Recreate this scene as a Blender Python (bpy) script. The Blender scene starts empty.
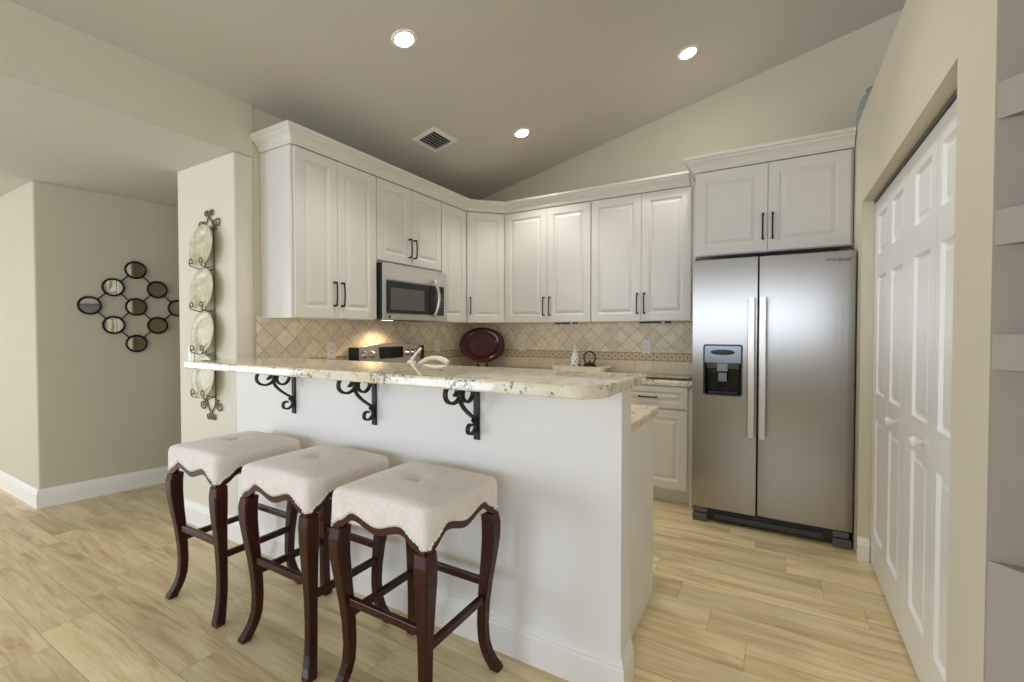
import bpy, bmesh, math, random
from math import sin, cos, pi, sqrt, radians, exp
from mathutils import Vector, Matrix
random.seed(7)
S = bpy.context.scene
COL = S.collection

# ------------------------------------------------------------------ camera
CAM_H = 1.27
cd = bpy.data.cameras.new('camera')
cd.sensor_fit = 'HORIZONTAL'
cd.sensor_width = 36.0
cd.lens = 36.0 * 455.0 / 1024.0
cd.clip_start = 0.05
cam = bpy.data.objects.new('camera', cd)
COL.objects.link(cam)
cam.location = (0, 0, CAM_H)
cam.rotation_euler = (radians(90 - 1.13), 0, radians(30.2))
S.camera = cam

# ------------------------------------------------------------------ world, exposure, daylight
S.view_settings.view_transform = 'Standard'
S.view_settings.look = 'None'
S.view_settings.gamma = 1.0
S.view_settings.use_curve_mapping = False
S.view_settings.exposure = 0.36
try:
    S.cycles.use_denoising = True
    S.cycles.max_bounces = 10
    S.cycles.diffuse_bounces = 6
    S.cycles.sample_clamp_indirect = 6.0
    S.cycles.caustics_reflective = False
    S.cycles.caustics_refractive = False
except Exception:
    pass
W = bpy.data.worlds.new('world')
S.world = W
W.use_nodes = True
W.node_tree.nodes['Background'].inputs[0].default_value = (0.86, 0.93, 1.0, 1)
W.node_tree.nodes['Background'].inputs[1].default_value = 1.0


def area_light(name, loc, target, sx, sy, power, color):
    l = bpy.data.lights.new(name, 'AREA')
    l.shape = 'RECTANGLE'
    l.size = sx
    l.size_y = sy
    l.energy = power
    l.color = color
    o = bpy.data.objects.new(name, l)
    COL.objects.link(o)
    o.location = loc
    d = Vector(target) - Vector(loc)
    o.rotation_euler = d.to_track_quat('-Z', 'Y').to_euler()
    return o


# daylight through the glazed openings behind the photographer, plus added side fills
area_light('daylight_slider', (-4.75, -3.45, 1.0), (-1.8, 1.6, 0.9), 1.7, 1.9, 50, (0.78, 0.93, 1.18))
area_light('daylight_window', (-0.4, -3.55, 1.60), (-0.4, 2.5, 1.45), 4.4, 0.9, 36, (0.78, 0.93, 1.18))
area_light('fill_east', (3.9, -1.2, 1.35), (-1.5, 1.2, 1.0), 2.2, 1.7, 48, (0.78, 0.93, 1.18))  # added fill from the right, brightens the bar end
area_light('fill_west', (-7.85, -1.9, 1.3), (0.4, 2.0, 1.1), 2.0, 1.6, 46, (0.84, 0.94, 1.10))  # added fill from the left, brightens the closet doors and pantry wall

# ------------------------------------------------------------------ material helpers


def srgb(r, g, b):
    f = lambda c: (c / 255.0) / 12.92 if c / 255.0 <= 0.04045 else (((c / 255.0) + 0.055) / 1.055) ** 2.4
    return (f(r), f(g), f(b), 1.0)


class NT:
    """tiny node-graph helper"""

    def __init__(self, name):
        self.m = bpy.data.materials.new(name)
        self.m.use_nodes = True
        self.t = self.m.node_tree
        self.b = self.t.nodes['Principled BSDF']

    def n(self, kind, **kw):
        nd = self.t.nodes.new('ShaderNode' + kind)
        for k, v in kw.items():
            setattr(nd, k, v)
        return nd

    def put(self, sock, v):
        if hasattr(v, 'is_linked') or isinstance(v, bpy.types.NodeSocket):
            self.t.links.new(v, sock)
        else:
            sock.default_value = v

    def math(self, op, a, b=0.0, c=None):
        nd = self.n('Math', operation=op)
        self.put(nd.inputs[0], a)
        self.put(nd.inputs[1], b)
        if c is not None:
            self.put(nd.inputs[2], c)
        return nd.outputs[0]

    def mix(self, f, a, b, blend='MIX'):
        nd = self.n('Mix', data_type='RGBA', blend_type=blend)
        self.put(nd.inputs[0], f)
        self.put(nd.inputs[6], a)
        self.put(nd.inputs[7], b)
        return nd.outputs[2]

    def ramp(self, f, stops):
        nd = self.n('ValToRGB')
        e = nd.color_ramp.elements
        while len(e) < len(stops):
            e.new(0.5)
        for i, (p, c) in enumerate(stops):
            e[i].position = p
            e[i].color = c
        self.put(nd.inputs[0], f)
        return nd.outputs[0]

    def noise(self, vec, scale, detail=3.0, rough=0.5, dist=0.0):
        nd = self.n('TexNoise')
        if vec is not None:
            self.put(nd.inputs['Vector'], vec)
        nd.inputs['Scale'].default_value = scale
        nd.inputs['Detail'].default_value = detail
        nd.inputs['Roughness'].default_value = rough
        nd.inputs['Distortion'].default_value = dist
        return nd.outputs[0]

    def mapping(self, vec, scale=(1, 1, 1), rot=(0, 0, 0), loc=(0, 0, 0)):
        nd = self.n('Mapping')
        self.put(nd.inputs[0], vec)
        nd.inputs['Scale'].default_value = scale
        nd.inputs['Rotation'].default_value = rot
        nd.inputs['Location'].default_value = loc
        return nd.outputs[0]

    def obj(self):
        return self.n('TexCoord').outputs['Object']

    def bump(self, h, strength=0.2, dist=0.01):
        nd = self.n('Bump')
        nd.inputs['Strength'].default_value = strength
        nd.inputs['Distance'].default_value = dist
        self.put(nd.inputs['Height'], h)
        self.t.links.new(nd.outputs[0], self.b.inputs['Normal'])

    def set(self, **kw):
        for k, v in kw.items():
            self.put(self.b.inputs[k.replace('_', ' ')], v)
        return self.m


def plain(name, col, rough=0.5, metal=0.0, var=0.04, scale=6.0, bump=0.0, coat=0.0, bscale=None, spec=0.5):
    t = NT(name)
    co = t.obj()
    n = t.noise(co, scale, 4.0)
    dark = tuple(c * (1 - var) for c in col[:3]) + (1,)
    lite = tuple(min(1, c * (1 + var)) for c in col[:3]) + (1,)
    t.set(Base_Color=t.ramp(n, [(0.3, dark), (0.7, lite)]), Roughness=rough, Metallic=metal)
    t.b.inputs['Specular IOR Level'].default_value = spec
    if coat:
        t.b.inputs['Coat Weight'].default_value = coat
        t.b.inputs['Coat Roughness'].default_value = 0.08
    if bump:
        t.bump(t.noise(co, bscale or 120.0, 3.0), bump, 0.004)
    return t.m


def emissive(name, col, strength):
    t = NT(name)
    t.set(Base_Color=(0.9, 0.9, 0.9, 1), Emission_Color=col, Emission_Strength=strength)
    return t.m


def mat_floor():
    t = NT('wood_look_tile')
    co = t.obj()
    sep = t.n('SeparateXYZ')
    t.put(sep.inputs[0], co)
    x, y = sep.outputs[0], sep.outputs[1]
    HH, LL, ST = 0.179, 0.91, 0.152
    yy = t.math('DIVIDE', t.math('SUBTRACT', y, 2.245 - 0.179 * 60), HH)
    row = t.math('FLOOR', yy)
    fy = t.math('FRACT', yy)
    xx = t.math('DIVIDE', t.math('ADD', t.math('ADD', x, 20.0 * LL + 0.40), t.math('MULTIPLY', t.math('SUBTRACT', row, 60.0), ST)), LL)
    col = t.math('FLOOR', xx)
    fx = t.math('FRACT', xx)
    ex = t.math('MULTIPLY', t.math('MINIMUM', fx, t.math('SUBTRACT', 1.0, fx)), LL)
    ey = t.math('MULTIPLY', t.math('MINIMUM', fy, t.math('SUBTRACT', 1.0, fy)), HH)
    edge = t.math('MINIMUM', ex, ey)
    grout = t.math('LESS_THAN', edge, 0.0014)
    idv = t.n('CombineXYZ')
    t.put(idv.inputs[0], col)
    t.put(idv.inputs[1], row)
    wn = t.n('TexWhiteNoise', noise_dimensions='3D')
    t.put(wn.inputs['Vector'], idv.outputs[0])
    rnd = wn.outputs['Value']
    # grain stretched along the plank, shifted per plank
    gv = t.n('CombineXYZ')
    t.put(gv.inputs[0], t.math('ADD', t.math('MULTIPLY', x, 1.0), t.math('MULTIPLY', rnd, 37.0)))
    t.put(gv.inputs[1], t.math('MULTIPLY', y, 8.0))
    t.put(gv.inputs[2], t.math('MULTIPLY', rnd, 11.0))
    g1 = t.noise(gv.outputs[0], 1.6, 6.0, 0.62, 0.9)
    gv2 = t.mapping(gv.outputs[0], (1.5, 5.0, 1))
    g2 = t.noise(gv2, 3.0, 4.0, 0.6, 0.3)
    base = t.ramp(g1, [(0.24, srgb(178, 150, 106)), (0.40, srgb(216, 194, 150)), (0.55, srgb(236, 219, 176)), (0.8, srgb(246, 233, 196))])
    fine = t.ramp(g2, [(0.3, (0.80, 0.77, 0.72, 1)), (0.62, (1, 1, 1, 1))])
    c = t.mix(0.75, base, fine, 'MULTIPLY')
    pv = t.ramp(rnd, [(0.0, (0.80, 0.80, 0.78, 1)), (1.0, (1.05, 1.04, 1.0, 1))])
    c = t.mix(0.8, c, pv, 'MULTIPLY')
    c = t.mix(t.math('MULTIPLY', grout, 0.6), c, srgb(158, 134, 100))
    t.set(Base_Color=c, Roughness=t.ramp(g1, [(0.2, (0.36,) * 3 + (1,)), (0.8, (0.28,) * 3 + (1,))]))
    t.b.inputs['Specular IOR Level'].default_value = 0.4
    t.bump(t.math('MINIMUM', t.math('MULTIPLY', edge, 250.0), 1.0), 0.12, 0.002)
    return t.m


def mat_granite(name='granite'):
    t = NT(name)
    co = t.obj()
    cloud = t.noise(co, 3.2, 5.0, 0.6, 0.8)
    mid = t.noise(co, 17.0, 5.0, 0.65, 0.6)
    speck = t.noise(co, 62.0, 4.0, 0.65)
    base = t.ramp(mid, [(0.28, srgb(210, 194, 160)), (0.43, srgb(236, 226, 200)), (0.6, srgb(241, 235, 219)), (0.8, srgb(248, 245, 236))])
    vein = t.ramp(cloud, [(0.35, srgb(238, 224, 192)), (0.55, srgb(255, 253, 248))])
    c = t.mix(0.45, base, vein, 'MULTIPLY')
    # grey-brown mineral clumps
    patch = t.noise(co, 9.0, 4.0, 0.7, 1.2)
    pm = t.math('MULTIPLY', t.ramp(patch, [(0.51, (0, 0, 0, 1)), (0.60, (1, 1, 1, 1))]), t.ramp(speck, [(0.48, (0, 0, 0, 1)), (0.56, (1, 1, 1, 1))]))
    c = t.mix(t.math('MULTIPLY', pm, 0.85), c, srgb(88, 82, 80))
    vor = t.n('TexVoronoi')
    t.put(vor.inputs['Vector'], co)
    vor.inputs['Scale'].default_value = 48.0
    dots = t.math('MULTIPLY', t.math('LESS_THAN', vor.outputs['Distance'], 0.2), t.ramp(t.noise(co, 14.0, 2.0), [(0.55, (0, 0, 0, 1)), (0.6, (1, 1, 1, 1))]))
    c = t.mix(t.math('MULTIPLY', dots, 0.8), c, srgb(120, 84, 70))
    t.set(Base_Color=c, Roughness=0.05)
    return t.m


def mat_backsplash():
    """tumbled travertine on the diagonal above a rosette border; u = metres along the wall, v = height"""
    t = NT('travertine_tile')
    uv = t.n('UVMap').outputs[0]
    sep = t.n('SeparateXYZ')
    t.put(sep.inputs[0], uv)
    u, v = sep.outputs[0], sep.outputs[1]

    def tiles(a, b, size, g):
        pa, pb = t.math('DIVIDE', a, size[0]), t.math('DIVIDE', b, size[1])
        fa, fb = t.math('FRACT', pa), t.math('FRACT', pb)
        e = t.math('MINIMUM', t.math('MULTIPLY', t.math('MINIMUM', fa, t.math('SUBTRACT', 1.0, fa)), size[0]),
                   t.math('MULTIPLY', t.math('MINIMUM', fb, t.math('SUBTRACT', 1.0, fb)), size[1]))
        idv = t.n('CombineXYZ')
        t.put(idv.inputs[0], t.math('FLOOR', pa))
        t.put(idv.inputs[1], t.math('FLOOR', pb))
        wn = t.n('TexWhiteNoise', noise_dimensions='3D')
        t.put(wn.inputs['Vector'], idv.outputs[0])
        return t.math('LESS_THAN', e, g), wn.outputs['Value'], e

    k = 1 / sqrt(2)
    a = t.math('ADD', t.math('MULTIPLY', t.math('ADD', u, v), k), 50.0)
    b = t.math('ADD', t.math('MULTIPLY', t.math('SUBTRACT', u, v), k), 50.0)
    g1, r1, e1 = tiles(a, b, (0.102, 0.102), 0.0022)
    g2, r2, e2 = tiles(t.math('ADD', u, 50.0), t.math('SUBTRACT', v, 0.913), (0.152, 0.107), 0.0018)
    stone = t.noise(uv, 26.0, 5.0, 0.65, 0.4)
    tone = t.ramp(stone, [(0.25, srgb(222, 205, 176)), (0.5, srgb(241, 228, 202)), (0.75, srgb(250, 241, 222))])
    pv1 = t.ramp(r1, [(0.0, (0.88, 0.86, 0.83, 1)), (1.0, (1.1, 1.1, 1.1, 1))])
    diag = t.mix(t.math('MULTIPLY', g1, 0.7), t.mix(0.9, tone, pv1, 'MULTIPLY'), srgb(164, 142, 110))
    pv2 = t.ramp(r2, [(0.0, (0.92, 0.9, 0.86, 1)), (1.0, (1.04, 1.03, 1.0, 1))])
    low = t.mix(t.math('MULTIPLY', g2, 0.5), t.mix(0.9, tone, pv2, 'MULTIPLY'), srgb(172, 148, 112))
    # border: a row of rings, each with a small dark square at its heart
    P = 0.062
    fu = t.math('SUBTRACT', t.math('FRACT', t.math('DIVIDE', t.math('ADD', u, 50.0), P)), 0.5)
    dv = t.math('DIVIDE', t.math('SUBTRACT', v, 1.054), P)
    d = t.math('SQRT', t.math('ADD', t.math('MULTIPLY', fu, fu), t.math('MULTIPLY', dv, dv)))
    ring = t.math('LESS_THAN', t.math('ABSOLUTE', t.math('SUBTRACT', d, 0.33)), 0.12)
    heart = t.math('LESS_THAN', t.math('ADD', t.math('ABSOLUTE', fu), t.math('ABSOLUTE', dv)), 0.13)
    bcol = t.mix(ring, srgb(200, 170, 132), srgb(224, 206, 172))
    bcol = t.mix(heart, bcol, srgb(164, 128, 98))
    ledge = t.math('LESS_THAN', t.math('ABSOLUTE', t.math('SUBTRACT', t.math('ABSOLUTE', t.math('SUBTRACT', v, 1.054)), 0.034)), 0.0035)
    bcol = t.mix(ledge, bcol, srgb(190, 160, 122))
    inb = t.math('LESS_THAN', t.math('ABSOLUTE', t.math('SUBTRACT', v, 1.054)), 0.0375)
    upper = t.math('GREATER_THAN', v, 1.054)
    c = t.mix(upper, low, diag)
    c = t.mix(inb, c, bcol)
    t.set(Base_Color=c, Roughness=0.42)
    t.bump(t.math('ADD', t.math('MULTIPLY', t.math('MINIMUM', t.math('MULTIPLY', e1, 200.0), 1.0), upper), t.math('MULTIPLY', stone, 0.5)), 0.2, 0.003)
    return t.m


def mat_steel(name='brushed_steel', col=(0.60, 0.585, 0.57, 1), rough=0.27, stretch=(420, 420, 3)):
    t = NT(name)
    co = t.obj()
    n = t.noise(t.mapping(co, stretch), 1.0, 3.0, 0.6)
    c = t.ramp(n, [(0.3, tuple(v * 0.93 for v in col[:3]) + (1,)), (0.7, tuple(min(1, v * 1.05) for v in col[:3]) + (1,))])
    r = t.ramp(n, [(0.3, (rough * 0.9,) * 3 + (1,)), (0.7, (rough * 1.15,) * 3 + (1,))])
    t.set(Base_Color=c, Metallic=1.0, Roughness=r)
    t.b.inputs['Anisotropic'].default_value = 0.55
    return t.m


def mat_wood():
    t = NT('cherry_wood')
    co = t.obj()
    g = t.noise(t.mapping(co, (14, 14, 2.2)), 4.0, 5.0, 0.6, 0.6)
    c = t.ramp(g, [(0.3, srgb(16, 4, 3)), (0.55, srgb(36, 8, 6)), (0.75, srgb(60, 15, 10))])
    geo = t.n('NewGeometry')
    wear = t.ramp(geo.outputs['Pointiness'], [(0.52, (0, 0, 0, 1)), (0.6, (1, 1, 1, 1))])
    c = t.mix(t.math('MULTIPLY', wear, 0.35), c, srgb(104, 52, 28))
    t.set(Base_Color=c, Roughness=0.25)
    t.b.inputs['Specular IOR Level'].default_value = 0.22
    t.b.inputs['Coat Weight'].default_value = 0.08
    t.b.inputs['Coat Roughness'].default_value = 0.12
    return t.m


def mat_linen():
    t = NT('linen')
    co = t.obj()
    wv = t.noise(t.mapping(co, (260, 60, 60)), 1.0, 2.0)
    wh = t.noise(t.mapping(co, (60, 260, 60)), 1.0, 2.0)
    w = t.math('MULTIPLY', t.math('ADD', wv, wh), 0.5)
    soft = t.noise(co, 9.0, 3.0)
    c = t.mix(0.5, t.ramp(w, [(0.35, srgb(220, 207, 194)), (0.62, srgb(244, 234, 223))]), t.ramp(soft, [(0.3, srgb(226, 212, 199)), (0.7, srgb(240, 228, 215))]))
    t.set(Base_Color=c, Roughness=0.92)
    t.b.inputs['Sheen Weight'].default_value = 0.35
    t.b.inputs['Sheen Roughness'].default_value = 0.5
    t.bump(w, 0.08, 0.001)
    return t.m


def mat_plate():
    t = NT('celadon_glaze')
    co = t.obj()
    n = t.noise(co, 14.0, 5.0, 0.6, 1.5)
    c = t.ramp(n, [(0.3, srgb(178, 166, 128)), (0.5, srgb(208, 198, 164)), (0.7, srgb(226, 220, 196))])
    t.set(Base_Color=c, Roughness=0.32)
    t.b.inputs['Specular IOR Level'].default_value = 0.3
    return t.m


def mat_bottle():
    t = NT('painted_porcelain')
    co = t.obj()
    n = t.noise(co, 34.0, 2.0, 0.5, 1.0)
    c = t.ramp(n, [(0.56, srgb(240, 238, 232)), (0.60, srgb(40, 42, 60))])
    sep = t.n('SeparateXYZ')
    t.put(sep.inputs[0], co)
    low = t.math('LESS_THAN', sep.outputs[2], 0.105)
    t.set(Base_Color=t.mix(low, srgb(240, 238, 232), c), Roughness=0.2)
    return t.m


def mat_glass(name, col=(1, 1, 1, 1), rough=0.02):
    t = NT(name)
    t.set(Base_Color=col, Roughness=rough, Transmission_Weight=1.0, IOR=1.45)
    return t.m


M = {}
M['wall'] = plain('wall_paint', srgb(216, 207, 186), 0.85, var=0.012, scale=2.0, bump=0.05, bscale=90)
M['niche'] = plain('niche_shade_paint', srgb(168, 156, 143), 0.85, var=0.012, scale=2.0, bump=0.05, bscale=90)  # wall paint darkened, so the niche's shade sits in the colour
M['ceiling'] = plain('ceiling_paint', srgb(208, 203, 194), 0.95, var=0.015, scale=3.0, bump=0.14, bscale=70)
M['hall'] = plain('hall_paint', srgb(202, 193, 171), 0.85, var=0.012, scale=2.0, bump=0.05, bscale=90)
M['pillar'] = plain('pillar_paint', srgb(225, 216, 197), 0.75, var=0.01, scale=2.0, bump=0.04, bscale=90)
M['barpaint'] = plain('bar_paint', srgb(238, 235, 229), 0.7, var=0.01, scale=2.0, bump=0.04, bscale=90)
M['trim'] = plain('trim_paint', srgb(240, 236, 228), 0.4, var=0.01)
M['cabinet'] = plain('cabinet_paint', srgb(226, 221, 210), 0.38, var=0.012, scale=3.0)
M['door'] = plain('door_paint', srgb(243, 241, 236), 0.33, var=0.01, scale=3.0)
M['floor'] = mat_floor()
M['granite'] = mat_granite()
M['tile'] = mat_backsplash()
M['steel'] = mat_steel('brushed_steel', (0.40, 0.37, 0.335, 1), 0.25, (160, 160, 900))
M['steel_soft'] = mat_steel('satin_steel', (0.70, 0.68, 0.65, 1), 0.3, (3, 420, 420))
M['handle_steel'] = mat_steel('handle_steel', (0.66, 0.61, 0.57, 1), 0.32)
M['bronze'] = plain('dark_bronze', srgb(46, 38, 32), 0.38, metal=0.7, var=0.15, scale=40)
M['iron'] = plain('wrought_iron', srgb(44, 40, 38), 0.45, metal=0.55, var=0.25, scale=60, bump=0.2, bscale=150)
M['rack'] = plain('antique_bronze_wire', srgb(126, 112, 80), 0.42, metal=0.6, var=0.25, scale=60)
M['wood'] = mat_wood()
M['linen'] = mat_linen()
M['nail'] = plain('nailhead_pewter', srgb(246, 240, 230), 0.25, metal=0.0, var=0.1, scale=50)
M['black'] = plain('black_plastic', srgb(20, 20, 22), 0.4, var=0.1)
M['blackgloss'] = plain('black_gloss', srgb(14, 13, 14), 0.07, var=0.05)
M['darkgrey'] = plain('dark_grey_plastic', srgb(58, 58, 60), 0.45, var=0.06)
M['grey'] = plain('grey_plastic', srgb(92, 90, 88), 0.4, var=0.05)
M['silver'] = plain('silver_plastic', srgb(138, 144, 150), 0.2, metal=0.75, var=0.04)
M['mesh_glass'] = plain('screened_glass', srgb(84, 84, 78), 0.12, var=0.05, scale=90)
M['white'] = plain('white_plastic', srgb(238, 236, 230), 0.35, var=0.01)
M['biscuit'] = plain('biscuit_enamel', srgb(238, 230, 214), 0.18, var=0.01)
M['red'] = plain('oxblood_glaze', srgb(68, 7, 11), 0.1, var=0.12, scale=9)
M['teak'] = plain('reddish_wood', srgb(108, 52, 28), 0.4, var=0.2, scale=20)
M['plate'] = mat_plate()
M['porcelain'] = mat_bottle()
M['ceramic'] = plain('white_ceramic', srgb(232, 226, 214), 0.22, var=0.01)
M['teapot'] = plain('cast_iron_glaze', srgb(52, 26, 18), 0.28, metal=0.4, var=0.2, scale=30)
M['mirror'] = plain('mirror_glass', (0.86, 0.87, 0.86, 1), 0.03, metal=1.0, var=0.01)
M['gold_edge'] = plain('brass_black_metal', srgb(34, 30, 24), 0.35, metal=0.7, var=0.3, scale=50)
M['glass'] = mat_glass('clear_glass', (0.97, 1.0, 0.98, 1))
M['bluegrey'] = plain('blue_grey_glaze', srgb(150, 160, 168), 0.3, var=0.12, scale=7)
M['lamp'] = emissive('lamp_glow', (1.0, 0.98, 0.95, 1), 40.0)
M['lamp_warm'] = emissive('cooktop_lamp_glow', (1.0, 0.74, 0.48, 1), 6.0)
M['display'] = plain('display_black', srgb(16, 18, 22), 0.12, var=0.05)

# ------------------------------------------------------------------ mesh helpers


class MB:
    def __init__(self):
        self.v, self.f, self.s = [], [], []

    def add(self, vs, fs, smooth=False):
        o = len(self.v)
        self.v += [tuple(p) for p in vs]
        for f in fs:
            self.f.append([i + o for i in f])
            self.s.append(smooth)
        return self

    def box(self, x0, x1, y0, y1, z0, z1):
        return self.add([(x0, y0, z0), (x1, y0, z0), (x1, y1, z0), (x0, y1, z0), (x0, y0, z1), (x1, y0, z1), (x1, y1, z1), (x0, y1, z1)],
                        [(0, 3, 2, 1), (4, 5, 6, 7), (0, 1, 5, 4), (1, 2, 6, 5), (2, 3, 7, 6), (3, 0, 4, 7)])

    def prism(self, poly, fn0, fn1, smooth=False):
        """poly: CCW 2-D points, fn0/fn1 map them to the two caps"""
        n = len(poly)
        vs = [fn0(p) for p in poly] + [fn1(p) for p in poly]
        fs = [list(range(n))[::-1], list(range(n, 2 * n))]
        self.add(vs, fs)
        o = len(self.v) - 2 * n
        for i in range(n):
            j = (i + 1) % n
            self.f.append([o + i, o + j, o + n + j, o + n + i])
            self.s.append(smooth)
        return self

    def prism_z(self, poly, z0, z1, smooth=False):
        return self.prism(poly, lambda p: (p[0], p[1], z0), lambda p: (p[0], p[1], z1), smooth)

    def rings(self, rings, cap0=True, cap1=True, closed=True, smooth=True, loop=False):
        n = len(rings[0])
        vs = [p for r in rings for p in r]
        fs = []
        m = len(rings)
        for i in range(m if loop else m - 1):
            for j in range(n if closed else n - 1):
                k = (j + 1) % n
                i2 = (i + 1) % m
                fs.append((i * n + j, i * n + k, i2 * n + k, i2 * n + j))
        if cap0 and not loop:
            fs.append(tuple(range(n))[::-1])
        if cap1 and not loop:
            fs.append(tuple(range((m - 1) * n, m * n)))
        self.add(vs, fs, smooth)
        for q in range(len(self.f)):
            if len(self.f[q]) > 4:
                self.s[q] = False
        return self

    def tube(self, pts, r, seg=8, loop=False):
        pts = [Vector(p) for p in pts]
        n = len(pts)
        rr = r if isinstance(r, (list, tuple)) else [r] * n
        rings = []
        prev = None
        for i, p in enumerate(pts):
            if loop:
                t = pts[(i + 1) % n] - pts[i - 1]
            else:
                t = pts[min(i + 1, n - 1)] - pts[max(i - 1, 0)]
            t.normalize()
            if prev is None:
                a = Vector((0, 0, 1)) if abs(t.z) < 0.9 else Vector((1, 0, 0))
                u = t.cross(a).normalized()
            else:
                u = (prev - t * prev.dot(t)).normalized()
            w = t.cross(u)
            prev = u
            rings.append([p + (u * cos(2 * pi * k / seg) + w * sin(2 * pi * k / seg)) * rr[i] for k in range(seg)])
        return self.rings(rings, loop=loop)

    def lathe(self, prof, c=(0, 0, 0), seg=32, sx=1.0, sy=1.0, axis='z', cap0=True, cap1=True):
        """prof: (radius, height) along the axis"""
        rings = []
        for r, h in prof:
            ring = []
            for k in range(seg):
                a = 2 * pi * k / seg
                x, y = r * sx * cos(a), r * sy * sin(a)
                if axis == 'z':
                    ring.append((c[0] + x, c[1] + y, c[2] + h))
                elif axis == 'y':
                    ring.append((c[0] + x, c[1] - h, c[2] + y))
                else:
                    ring.append((c[0] + h, c[1] + x, c[2] + y))
            rings.append(ring)
        return self.rings(rings, cap0, cap1)

    def flat(self, path, th, x0, x1, fn):
        """a flat iron strip bent along a planar path; fn(a, b, x) -> point"""
        n = len(path)
        rings = []
        for i in range(n):
            p0, p1 = path[max(i - 1, 0)], path[min(i + 1, n - 1)]
            dx, dy = p1[0] - p0[0], p1[1] - p0[1]
            l = sqrt(dx * dx + dy * dy) or 1
            nx, ny = -dy / l * th / 2, dx / l * th / 2
            a, b = path[i]
            rings.append([fn(a + nx, b + ny, x0), fn(a - nx, b - ny, x0), fn(a - nx, b - ny, x1), fn(a + nx, b + ny, x1)])
        return self.rings(rings, smooth=False)

    def xf(self, m):
        self.v = [tuple(m @ Vector(p)) for p in self.v]
        return self

    def build(self, name, mat, parent=None, bevel=0.0, seg=2, uv=None, auto=None):
        me = bpy.data.meshes.new(name)
        me.from_pydata(self.v, [], self.f)
        me.update()
        bm = bmesh.new()
        bm.from_mesh(me)
        bmesh.ops.recalc_face_normals(bm, faces=bm.faces)
        bm.to_mesh(me)
        bm.free()
        me.polygons.foreach_set('use_smooth', self.s)
        if uv:
            l = me.uv_layers.new(name='UVMap')
            for lp in me.loops:
                l.data[lp.index].uv = uv(me.vertices[lp.vertex_index].co)
        me.materials.append(mat)
        o = bpy.data.objects.new(name, me)
        COL.objects.link(o)
        if parent is not None:
            o.parent = parent
        if bevel:
            b = o.modifiers.new('bevel', 'BEVEL')
            b.width = bevel
            b.segments = seg
            b.limit_method = 'ANGLE'
            b.angle_limit = radians(40)
        if auto:
            pass
        return o


def tag(o, label=None, cat=None, group=None, kind=None):
    if label:
        o['label'] = label
    if cat:
        o['category'] = cat
    if group:
        o['group'] = group
    if kind:
        o['kind'] = kind
    return o


def thing(name, label, cat, loc=(0, 0, 0), rz=0.0, group=None):
    o = bpy.data.objects.new(name, None)
    o.empty_display_size = 0.1
    COL.objects.link(o)
    o.location = loc
    o.rotation_euler = (0, 0, rz)
    return tag(o, label, cat, group)


def struct(name, mb, mat, label, cat, **kw):
    return tag(mb.build(name, mat, **kw), label, cat, None, 'structure')


def dup(root, loc, label, rz=None):
    r = root.copy()
    COL.objects.link(r)
    r.location = loc
    if rz is not None:
        r.rotation_euler = (0, 0, rz)
    r['label'] = label
    for ch in list(root.children):
        c = ch.copy()
        COL.objects.link(c)
        c.parent = r
        for g in list(ch.children):
            d = g.copy()
            COL.objects.link(d)
            d.parent = c
    return r


def arc(cx, cy, r, a0, a1, n=14, r1=None):
    r1 = r if r1 is None else r1
    out = []
    for i in range(n + 1):
        t = i / n
        a = radians(a0 + (a1 - a0) * t)
        q = r + (r1 - r) * t
        out.append((cx + q * cos(a), cy + q * sin(a)))
    return out


def bez(p0, p1, p2, p3, n=14):
    out = []
    for i in range(n + 1):
        t = i / n
        s = 1 - t
        out.append(tuple(s ** 3 * a + 3 * s * s * t * b + 3 * s * t * t * c + t ** 3 * d for a, b, c, d in zip(p0, p1, p2, p3)))
    return out


def rrect(x0, x1, y0, y1, r, n=6):
    out = []
    for cx, cy, a in ((x1 - r, y0 + r, -90), (x1 - r, y1 - r, 0), (x0 + r, y1 - r, 90), (x0 + r, y0 + r, 180)):
        out += arc(cx, cy, r, a, a + 90, n)
    return out


# ------------------------------------------------------------------ room shell
XL, YB = -2.825, 4.05          # kitchen side wall and back wall
XR = 0.40                     # face of the pantry wall
YF, YK = 1.53, 1.645           # bar wall front and kitchen face
ZU, ZT = 1.357, 2.39          # wall cabinets
zc = lambda x: 2.67 + 0.226 * (x + 2.8)   # the vaulted ceiling

struct('floor', MB().box(-8.0, 4.0, -3.7, 5.4, -0.12, 0.0), M['floor'], 'wood-look plank tile floor in pale tan', 'floor')

c = MB()
xa, xb = -2.96, 4.0
c.prism([(xa, zc(xa)), (xb, zc(xb)), (xb, zc(xb) + 0.12), (xa, zc(xa) + 0.12)], lambda p: (p[0], 4.2, p[1]), lambda p: (p[0], -3.7, p[1]))
struct('ceiling', c, M['ceiling'], 'sloping vaulted kitchen ceiling with recessed lights', 'ceiling')
struct('ceiling_hall', MB().box(-8.0, -2.935, -3.7, 4.3, 2.350, 2.47).box(-2.935, -2.8125, -3.7, YF - 0.001, 2.350, 2.3515), M['ceiling'], 'low flat ceiling over the hallway', 'ceiling')

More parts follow.
